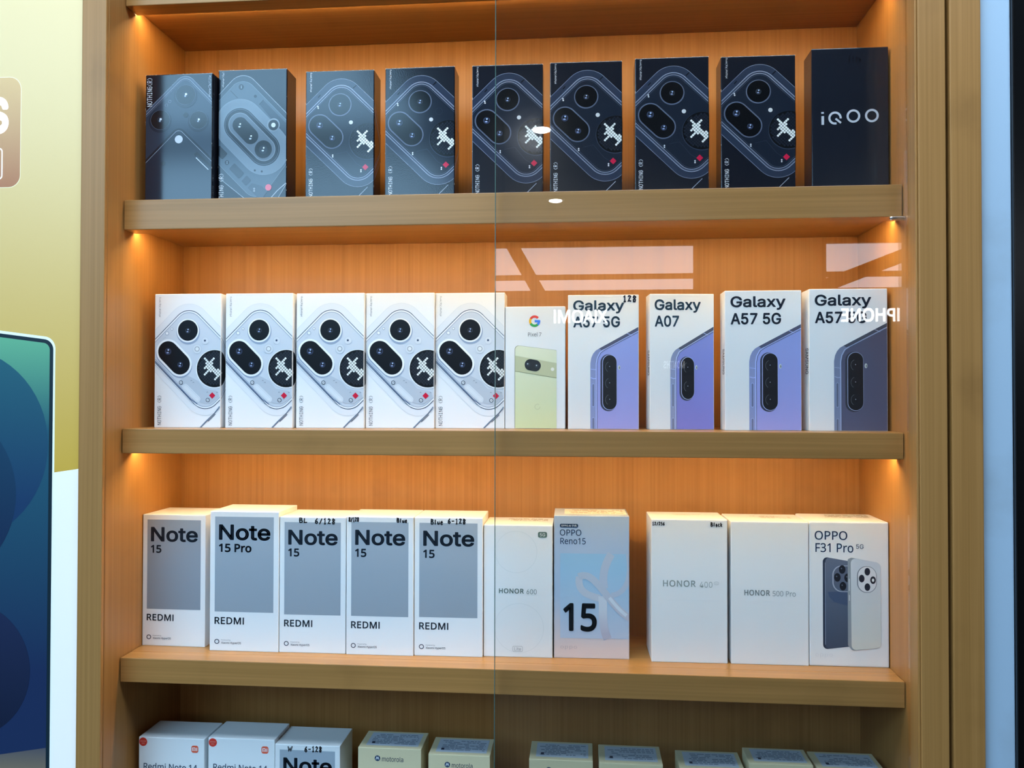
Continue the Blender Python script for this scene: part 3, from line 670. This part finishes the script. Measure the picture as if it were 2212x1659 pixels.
q = A.piece('camera_lens', p); q.fill(capsule((1602, 814), (1646, 822), 48), 6, F((22, 28, 36))); 
for x, y in ((1583, 810), (1660, 824)): q.fill(circle(x, y, 20, 16), 7, F((40, 48, 58))); q.fill(circle(x-3, y-4, 6, 8), 8, F((190, 200, 210)))
q = A.piece('flash_dot', p); q.fill(circle(1795, 852, 15, 16), 6, F((238, 238, 228)))
q = A.piece('logo', p); q.stroke([(1665+22*math.cos(math.radians(t_)), 1170+22*math.sin(math.radians(t_))) for t_ in range(0, 320, 10)], 7, 5, F((205, 212, 170)), closed=False)
A.build()
def slab_phone_art(root, wd, h, model, back, side, text_w, lenses=3, note=None, ink=INK):
    A = Art(root, wd, h, (65, 75, 915, 1620)); F = flat
    q = A.piece('lettering'); q.text('Galaxy', (128, 137, 740, 290), 2, F(ink), .019)
    q = A.piece('lettering'); q.text(model, (130, 322, text_w, 450), 2, F(ink), .021)
    p = A.piece('printed_phone')
    dk = tuple(int(c*.55) for c in side); lt = tuple(min(255, int(c*1.18+14)) for c in side)
    p.fill([(335, 1640), (335, 860), (346, 800), (368, 752), (400, 716), (440, 693), (930, 437), (930, 500), (520, 712), (470, 745), (436, 800), (425, 860), (415, 1640)], 2, grad(side, tuple(int(c*.8) for c in side), .05, h))
    p.fill([(415, 1640), (415, 870), (428, 800), (462, 742), (515, 706), (930, 497), (930, 1640)], 3, grad(back[0], back[1], .0, h*.75, 'Z'))
    p.stroke([(417, 1640), (417, 870), (430, 800), (464, 742), (517, 706), (930, 498)], 4, 4, F(dk), closed=False)
    p.stroke([(406, 1640), (406, 866), (418, 800), (450, 738), (506, 700), (930, 482)], 10, 4, F(lt), closed=False)
    p.fill([(440, 693), (930, 437), (930, 478), (505, 698), (470, 712)], 5, F(dk)); p.stroke([(775, 520), (835, 545)], 6, 6, F(lt), closed=False)
    p.stroke([(340, 928), (408, 938)], 5, 5, F(lt), closed=False); p.stroke([(340, 1028), (375, 1040), (408, 1036)], 8, 5, F(lt), closed=False)
    for y0, y1 in ((1098, 1360), (1486, 1640)): p.fill(rrect(356, y0, 384, y1, 12), 5, F(tuple(int(c*.78) for c in side))); p.stroke(rrect(356, y0, 384, y1, 12), 4, 6, F(lt))
    q = A.piece('camera_island', p)
    ya, yb = (850, 1312) if lenses == 3 else (880, 1190)
    q.fill(capsule((552, ya+4), (552, yb+4), 96), 5, F(tuple(int(c*.42) for c in side))); q.stroke(capsule((566, ya), (566, yb), 84), 6, 6, F(lt)); q.fill(capsule((568, ya), (568, yb), 82), 7, F((16, 19, 28)))
    for k in range(lenses):
        y = 905+k*188 if lenses == 3 else 915+k*215
        q2 = A.piece('camera_lens', p); q2.fill(circle(570, y, 56, 24), 8, F((22, 25, 34))); q2.stroke([(570+54*math.cos(math.radians(t_)), y+60*math.sin(math.radians(t_))) for t_ in range(120, 251, 10)], 5, 9, F((92, 98, 108)), closed=False)
        q2.fill(circle(570, y, 24, 16), 9, F((12, 14, 22))); q2.fill(circle(566, y-6, 6, 8), 10, F((150, 160, 180)))
    q = A.piece('flash_dot', p); q.fill(circle(680, 912, 15, 16, 26), 5, F((206, 214, 214))); q.fill(circle(684, 914, 7, 10, 16), 6, F((120, 130, 130)))
    if note: q = A.piece('handwriting'); q.hand(note, (722, 88, 895, 160), 3, F((16, 24, 48)), 17)
    A.build()
    B = Art(root, .032, h, (0, 75, 32, 1620), face='left', bw=wd); q = B.piece('lettering'); q.text('SAMSUNG', (17, 715, 29, 1000), 1, F((24, 28, 40)), .01, rot=-1); B.build()
PUR = (((166, 166, 232), (146, 162, 224)), (146, 158, 206)); SLT = (((88, 92, 120), (80, 84, 108)), (128, 140, 172))
r, wd = new_box('phone_box', 'white phone box with lilac phone print and handwritten 128 in its top corner', G2, .0834, .1707, .0555, S_TOP[2], .1668, .032, M_WHITE, .006); slab_phone_art(r, wd, .1668, 'A57 5G', *PUR, 690, 3, '128', (40, 72, 96))
r, wd = new_box('phone_box', 'narrower white phone box with lilac phone print showing only two lenses', G2, .1836, .2622, .0535, S_TOP[2], .1668, .030, M_WHITE, .085); slab_phone_art(r, wd, .1668, 'A07', ((138, 134, 214), (134, 146, 214)), (152, 162, 198), 452, 2, None, (40, 72, 96))
r, wd = new_box('phone_box', 'white phone box with lilac phone print, second from the right on the middle shelf', G2, .2722, .3623, .0400, S_TOP[2], .1683, .032, M_WHITE, .012); slab_phone_art(r, wd, .1683, 'A57 5G', *PUR, 690)
r, wd = new_box('phone_box', 'white phone box with dark grey phone print, far right of the middle shelf', G2, .3700, .4605, .0370, S_TOP[2], .1690, .032, M_WHITE, .012); slab_phone_art(r, wd, .1690, 'A57 5G', *SLT, 690)

# ------------------------------------------------------------------ lower shelf
G3 = 'white phone boxes on the lower lit shelf'
def panel_box_art(root, wd, h, second='15', notes=(), tint=(164, 176, 188)):
    A = Art(root, wd, h, (1255, 462, 1680, 1335)); F = flat; ink = F((18, 34, 50))
    p = A.piece('grey_panel'); p.fill([(1286, 496), (1648, 496), (1648, 1090), (1286, 1090)], 1, grad(tuple(int(c*.93) for c in tint), tint, .05, h*.95, rough=.3))
    q = A.piece('lettering'); q.text('Note', (1310, 545, 1628, 643), 2, ink, .020)
    q = A.piece('lettering'); q.text(second, (1310, 665, 1382 if second == '15' else 1512, 718), 2, ink, .028)
    q = A.piece('lettering'); q.text('REDMI', (1286, 1124, 1468, 1168), 2, ink, .018, space=1.06)
    q = A.piece('logo'); q.ring(1301, 1277, 13, 5, 2, F((60, 72, 90)))
    q = A.piece('lettering'); q.text('Powered by', (1328, 1263, 1386, 1272), 2, F((90, 100, 116)), .0)
    q = A.piece('lettering'); q.text('Xiaomi HyperOS', (1328, 1277, 1450, 1294), 2, F((60, 72, 90)), .01)
    for body, bb in notes: q = A.piece('handwriting'); q.hand(body, bb, 3, F((14, 16, 24)), 7.5)
    A.build()
DN = .066
Z3 = S_TOP[3]
r, wd = new_box('phone_box', 'leftmost white box with grey panel on the lower shelf, set furthest back', G3, -.4640, -.3795, .0495, Z3, .1685, DN, M_WHITE, -.012); panel_box_art(r, wd, .1685, '15', (), (152, 162, 174))
r, wd = new_box('phone_box', 'tallest white box with grey panel, its second line longer, second from left', G3, -.3680, -.2784, .0374, Z3, .1758, DN, M_WHITE, 0); panel_box_art(r, wd, .1758, '15 Pro')
r, wd = new_box('phone_box', 'white box with grey panel and handwritten BL 6/128 at its top', G3, -.2777, -.1930, .0388, Z3, .1698, DN, M_WHITE, .008); panel_box_art(r, wd, .1698, '15', (('BL', (1380, 470, 1438, 500)), ('6/128', (1480, 470, 1616, 504))))
r, wd = new_box('phone_box', 'white box with grey panel, small handwriting in both of its top corners', G3, -.1917, -.1071, .0382, Z3, .1714, DN, M_WHITE, .008); panel_box_art(r, wd, .1714, '15', (('8/128', (1268, 468, 1335, 494)), ('Blue', (1575, 470, 1642, 496))))
r, wd = new_box('phone_box', 'white box with grey panel and handwritten Blue 6-128 above it', G3, -.1065, -.0212, .0415, Z3, .1710, DN, M_WHITE, .010); panel_box_art(r, wd, .1710, '15', (('Blue', (1358, 473, 1436, 505)), ('6-128', (1462, 468, 1578, 500))))
def fine_print(root, wd, d, h, bbox, n=5, col=(150, 140, 128), seed=1, bg=None, blob=False):
    """a line block of tiny type on the top of a carton; bbox in fractions of the top face"""
    rnd = random.Random(seed); A = Art(root, wd, d, (0, 0, 1000, 1000), face='top', bh=h)
    x0, y0, x1, y1 = [b_*1000 for b_ in bbox]; q = A.piece('top_label' if bg else 'fine_print')
    if bg: q.fill([(x0, y0), (x1, y0), (x1, y1), (x0, y1)], 1, flat(bg, .45))
    c = flat(col, .5); px, py = (x1-x0)*.05, (y1-y0)*.1
    for i in range(n):
        y = y0+py+(y1-y0-2*py)*(i+.2)/n; x = x0+px+rnd.random()*(x1-x0)*.12; hh = (y1-y0-2*py)/n*.5
        while x < x1-px:
            s = rnd.uniform(.03, .14)*(x1-x0)
            if rnd.random() < .8: q.fill([(x, y), (min(x+s, x1-px), y), (min(x+s, x1-px), y+hh), (x, y+hh)], 2, c)
            x += s+(x1-x0)*.02
    if blob:
        q2 = A.piece('round_mark', q); q2.fill(rrect(x0+(x1-x0)*.09, y1-(y1-y0)*.3, x0+(x1-x0)*.15, y1-(y1-y0)*.14, 8), 3, flat((24, 40, 70), .4))
    A.build()
r, wd = new_box('phone_box', 'white phone box with small green badge and thin centred name under the glass edge', G3, -.0203, .0648, .0465, Z3, .1622, DN, M_WHITE, .01)
A = Art(r, wd, .1622, (1225, 282, 1787, 1358)); F = flat
q = A.piece('badge'); q.fill(rrect(1668, 333, 1742, 380, 14), 2, F((92, 118, 108)))
q2 = A.piece('lettering', q); q2.text('5G', (1683, 343, 1727, 370), 3, F((240, 244, 240)), .01)
q = A.piece('lettering'); q.text('HONOR', (1350, 799, 1553, 839), 2, F((104, 126, 120)), .02, space=1.08)
q = A.piece('lettering'); q.text('600', (1576, 802, 1658, 842), 2, F((110, 130, 126)), -.006)
q = A.piece('lettering'); q.stroke(rrect(1462, 1268, 1544, 1311, 12), 3, 2, F((170, 174, 178))); q.text('Lite', (1476, 1276, 1531, 1304), 2, F((150, 155, 160)))
p = A.piece('pale_emboss'); 
for cx, cy, rr in ((1490, 500, 170), (1515, 1120, 200)): p.ring(cx, cy, rr, 5, 1, F((226, 230, 232)))
A.build(); fine_print(r, wd, DN, .1622, (.28, .12, .95, .5), 4)
r, wd = new_box('phone_box', 'glossy pale blue to pink phone box with a large black 15 and ribbon print', G3, .0666, .1586, .0495, Z3, .1747, DN, M_RENO, .02)
A = Art(r, wd, .1747, (30, 116, 830, 1620)); nv = F((26, 52, 84), .25)
q = A.piece('printed_panel'); q.fill([(96, 515), (840, 515), (840, 1408), (96, 1408)], 1, grad((190, 204, 226), (158, 200, 230), .03, .11, rough=.22))
rib = A.piece('printed_ribbon', q); RC = lambda c: flat(c, .22)
def bez(P, n=26):
    out = []
    for i in range(n+1):
        t_ = i/n; L = [Vector(p_) for p_ in P]
        while len(L) > 1: L = [L[k]*(1-t_)+L[k+1]*t_ for k in range(len(L)-1)]
        out.append(tuple(L[0]))
    return out
rib.stroke(bez([(640, 515), (560, 640), (540, 760), (565, 880)]), 84, 2, RC((186, 198, 218)), closed=False)
rib.stroke(bez([(820, 515), (860, 760), (800, 930), (640, 950)]), 54, 3, RC((186, 198, 218)), closed=False)
rib.stroke(bez([(300, 760), (270, 920), (400, 960), (520, 985)]), 74, 3, RC((194, 204, 220)), closed=False)
rib.stroke(bez([(545, 960), (560, 1120), (530, 1250), (600, 1410)]), 88, 4, grad((186, 186, 206), (206, 216, 230), .03, .06, rough=.22), closed=False)
rib.stroke(bez([(290, 760), (420, 700), (480, 800), (600, 960), (700, 1110), (760, 1140), (840, 1190)]), 74, 5, grad((196, 198, 214), (186, 198, 216), .05, .09, rough=.22), closed=False)
rib.stroke(bez([(620, 975), (700, 1080), (760, 1130), (800, 1160)]), 34, 6, RC((214, 224, 236)), closed=False)
q = A.piece('badge'); q.fill(rrect(92, 203, 286, 241, 15), 2, nv); q2 = A.piece('lettering', q); q2.text('OPPO AI 手机', (106, 211, 272, 234), 3, F((225, 232, 240)), .01)
q = A.piece('lettering'); q.text('OPPO', (92, 262, 320, 328), 2, nv, .004); q = A.piece('lettering'); q.text('Reno15', (97, 352, 367, 418), 2, nv, .004)
q = A.piece('lettering'); q.text('15', (128, 1038, 485, 1336), 7, F((14, 22, 32), .2), .024)
q = A.piece('lettering'); q.text('oppo', (98, 1490, 274, 1530), 2, F((186, 174, 178)), -.012, space=1.1)
A.build(); fine_print(r, wd, DN, .1747, (.14, .12, .98, .8), 5, (160, 148, 132), 5, (232, 226, 214))
r, wd = new_box('phone_box', 'plain white phone box with pale centred name and handwritten Black at top right', G3, .1847, .2757, .0448, Z3, .1725, DN, M_WHITE, .015)
A = Art(r, wd, .1725, (1420, 234, 2040, 1396))
q = A.piece('lettering'); q.text('HONOR', (1515, 728, 1782, 781), 2, F((158, 168, 166)), .014, space=1.08)
q = A.piece('lettering'); q.text('400', (1814, 736, 1918, 784), 2, F((166, 176, 176)), -.008)
q = A.piece('lettering'); q.ring(1950, 748, 20, 3, 2, F((196, 202, 204)), ry=13); q.text('5G', (1938, 742, 1962, 755), 2, F((190, 197, 200)))
q = A.piece('handwriting'); q.hand('12/256', (1428, 256, 1532, 282), 3, F((14, 16, 24)), 7); q = A.piece('handwriting'); q.hand('Black', (1905, 254, 2002, 286), 3, F((14, 16, 24)), 8)
A.build(); fine_print(r, wd, DN, .1725, (.3, .25, .75, .5), 2, (215, 212, 206), 3)
r, wd = new_box('phone_box', 'plain white phone box without handwriting, only a small grey centred name', G3, .2797, .3710, .0458, Z3, .1710, DN, M_WHITE, .004)
A = Art(r, wd, .1710, (150, 220, 706, 1220))
q = A.piece('lettering'); q.text('HONOR', (246, 698, 430, 738), 2, F((138, 148, 150)), .02, space=1.08); q = A.piece('lettering'); q.text('500 Pro', (449, 702, 614, 740), 2, F((150, 160, 164)), -.004)
A.build(); fine_print(r, wd, DN, .1710, (.3, .2, .9, .6), 3, (196, 188, 178), 4)
r, wd = new_box('phone_box', 'white phone box with a dark and a light phone printed side by side', G3, .3719, .4640, .0470, Z3, .1724, DN, M_WHITE, .0, bevel=.0018)
A = Art(r, wd, .1724, (45, 140, 865, 1620)); nv = F((32, 58, 92))
q = A.piece('lettering'); q.text('OPPO', (103, 237, 440, 328), 2, nv, .008); q = A.piece('lettering'); q.text('F31 Pro', (110, 362, 502, 455), 2, nv, .008); q = A.piece('lettering'); q.text('5G', (530, 368, 607, 415), 2, nv, .004)
p = A.piece('printed_phone'); p.fill(rpoly([(186, 500), (470, 545), (470, 1412), (186, 1450)], [44, 0, 0, 44]), 1, F((44, 56, 78))); p.fill(rpoly([(212, 504), (470, 545), (470, 1412), (212, 1446)], [40, 0, 0, 40]), 2, grad((64, 78, 100), (104, 116, 138), .02, .13)); p.stroke([(210, 560), (210, 1400)], 5, 3, F((150, 164, 186)), closed=False)
p.fill([(235, 860), (440, 850), (440, 1000), (300, 960), (250, 910)], 3, F((70, 88, 118)))
q = A.piece('camera_island', p); q.fill(rpoly([(284, 590), (480, 586), (480, 858), (284, 858)], [96, 0, 0, 96]), 4, F((168, 178, 196))); q.fill(rpoly([(296, 598), (480, 594), (480, 850), (296, 850)], [90, 0, 0, 90]), 5, F((92, 104, 126)))
for x, y in ((385, 628), (335, 710), (392, 798), (440, 712)): q2 = A.piece('camera_lens', p); q2.fill(circle(x, y, 34, 22, 44), 6, F((24, 30, 42))); q2.fill(circle(x-8, y-10, 8, 10), 7, F((90, 100, 120)))
p = A.piece('printed_phone'); p.fill(rpoly([(441, 522), (478, 505), (780, 556), (780, 1416), (490, 1452), (441, 1400)], [20, 24, 56, 56, 30, 20]), 8, F((150, 160, 168))); p.fill(rpoly([(472, 506), (780, 556), (780, 1416), (478, 1450)], [48, 56, 56, 48]), 9, grad((216, 220, 214), (206, 216, 226), .02, .12))
for y0, y1 in ((720, 845), (885, 945)): p.fill(rrect(452, y0, 462, y1, 4), 10, F((200, 206, 212)))
q = A.piece('camera_island', p); q.fill(rpoly([(536, 588), (738, 590), (738, 862), (536, 858)], 98), 10, F((120, 132, 146))); q.fill(rpoly([(546, 592), (732, 596), (732, 856), (546, 852)], 92), 11, F((222, 226, 232)))
for x, y in ((642, 645), (584, 716), (642, 802), (700, 730)): q2 = A.piece('camera_lens', p); q2.fill(circle(x, y, 29, 22, 39), 12, F((30, 38, 56)))
q2.fill(circle(700, 730, 12, 14, 17), 13, F((236, 240, 240)))
q = A.piece('lettering'); q.text('oppo', (105, 1490, 285, 1535), 2, F((224, 226, 230)), -.01, space=1.1)
A.build(); fine_print(r, wd, DN, .1724, (.25, .1, .95, .55), 4, (168, 158, 140), 6)

# ------------------------------------------------------------------ bottom row, cut by the frame
Z4 = S_TOP[4]; G4 = 'phone boxes on the unlit bottom shelf'
for i, (x0, x1, top, lab) in enumerate(((-.4560, -.3700, -.4304, 'leftmost white box on the dark bottom shelf with red round sticker'), (-.3650, -.2795, -.4279, 'second white box on the dark bottom shelf with red round sticker'))):
    h = top-Z4; r, wd = new_box('phone_box', lab, G4, x0, x1, .03, Z4, h, .052, M_WHITE)
    A = Art(r, wd, h, (455, 420, 972, 420+517*h/wd))
    q = A.piece('red_sticker'); q.fill(circle(490, 456, 32, 26), 2, F((226, 62, 48))); q.text('XIAOMI', (468, 446, 512, 456), 3, F((240, 170, 160)), .02); q.text('2021', (478, 462, 502, 472), 3, F((240, 170, 160)), .02)
    q = A.piece('logo'); q.fill(rrect(870, 470, 924, 524, 16), 2, F((232, 96, 66))); q.stroke([(880, 510), (880, 487), (898, 487), (902, 493), (902, 510)], 6, 3, F((250, 240, 236)), closed=False); q.stroke([(891, 497), (891, 510)], 6, 3, F((250, 240, 236)), closed=False); q.stroke([(913, 485), (913, 510)], 6, 3, F((250, 240, 236)), closed=False)
    q = A.piece('lettering'); q.text('Redmi Note 14', (495, 612, 916, 664), 2, F((36, 62, 88)), .006); A.build()
h = -.4325-Z4
r, wd = new_box('phone_box', 'white box with grey panel and handwritten W 6-128 on the bottom shelf', G4, -.2790, -.1965, .03, Z4, h, .055, M_WHITE); panel_box_art(r, wd, h, '15', (('W', (1340, 472, 1372, 502)), ('6-128', (1448, 470, 1566, 504))))
MO = [(-.1738, -.0950, -.4325, .0300, .050, 'cream box on the bottom shelf right of the white boxes, nearest to them'), (-.0861, -.0103, -.4372, .0300, .050, 'cream box on the bottom shelf just left of the glass door edge'), (.0372, .1140, -.4384, .0300, .052, 'first cream box behind the glass on the bottom shelf'),
      (.1212, .1972, -.4395, .0300, .052, 'second cream box behind the glass on the bottom shelf'), (.2165, .2930, -.4420, .0300, .050, 'third cream box behind the glass on the bottom shelf'), (.2975, .3715, -.4330, .0300, .044, 'fourth cream box behind the glass, standing slightly higher than its neighbours'),
      (.3760, .4535, -.4365, .0300, .048, 'rightmost cream box on the bottom shelf beside the cabinet side')]
for i, (x0, x1, top, y, d, lab) in enumerate(MO):
    h = top-Z4; r, wd = new_box('phone_box', lab, G4, x0, x1, y, Z4, h, d, M_CREAM)
    A = Art(r, wd, h, (135, 455, 676, 455+541*h/wd))
    q = A.piece('logo'); q.fill(circle(303, 541, 24, 26), 2, F((30, 58, 92))); q.stroke([(290, 552), (297, 530), (303, 546), (309, 530), (316, 552)], 6, 3, F((232, 236, 238)), closed=False)
    q = A.piece('lettering'); q.text('motorola', (342, 524, 524, 566), 2, F((40, 58, 82)), .0)
    A.build(); fine_print(r, wd, d, h, (.10, .10, .93, .86), 7, (128, 142, 162), 20+i, (196, 206, 220), True)
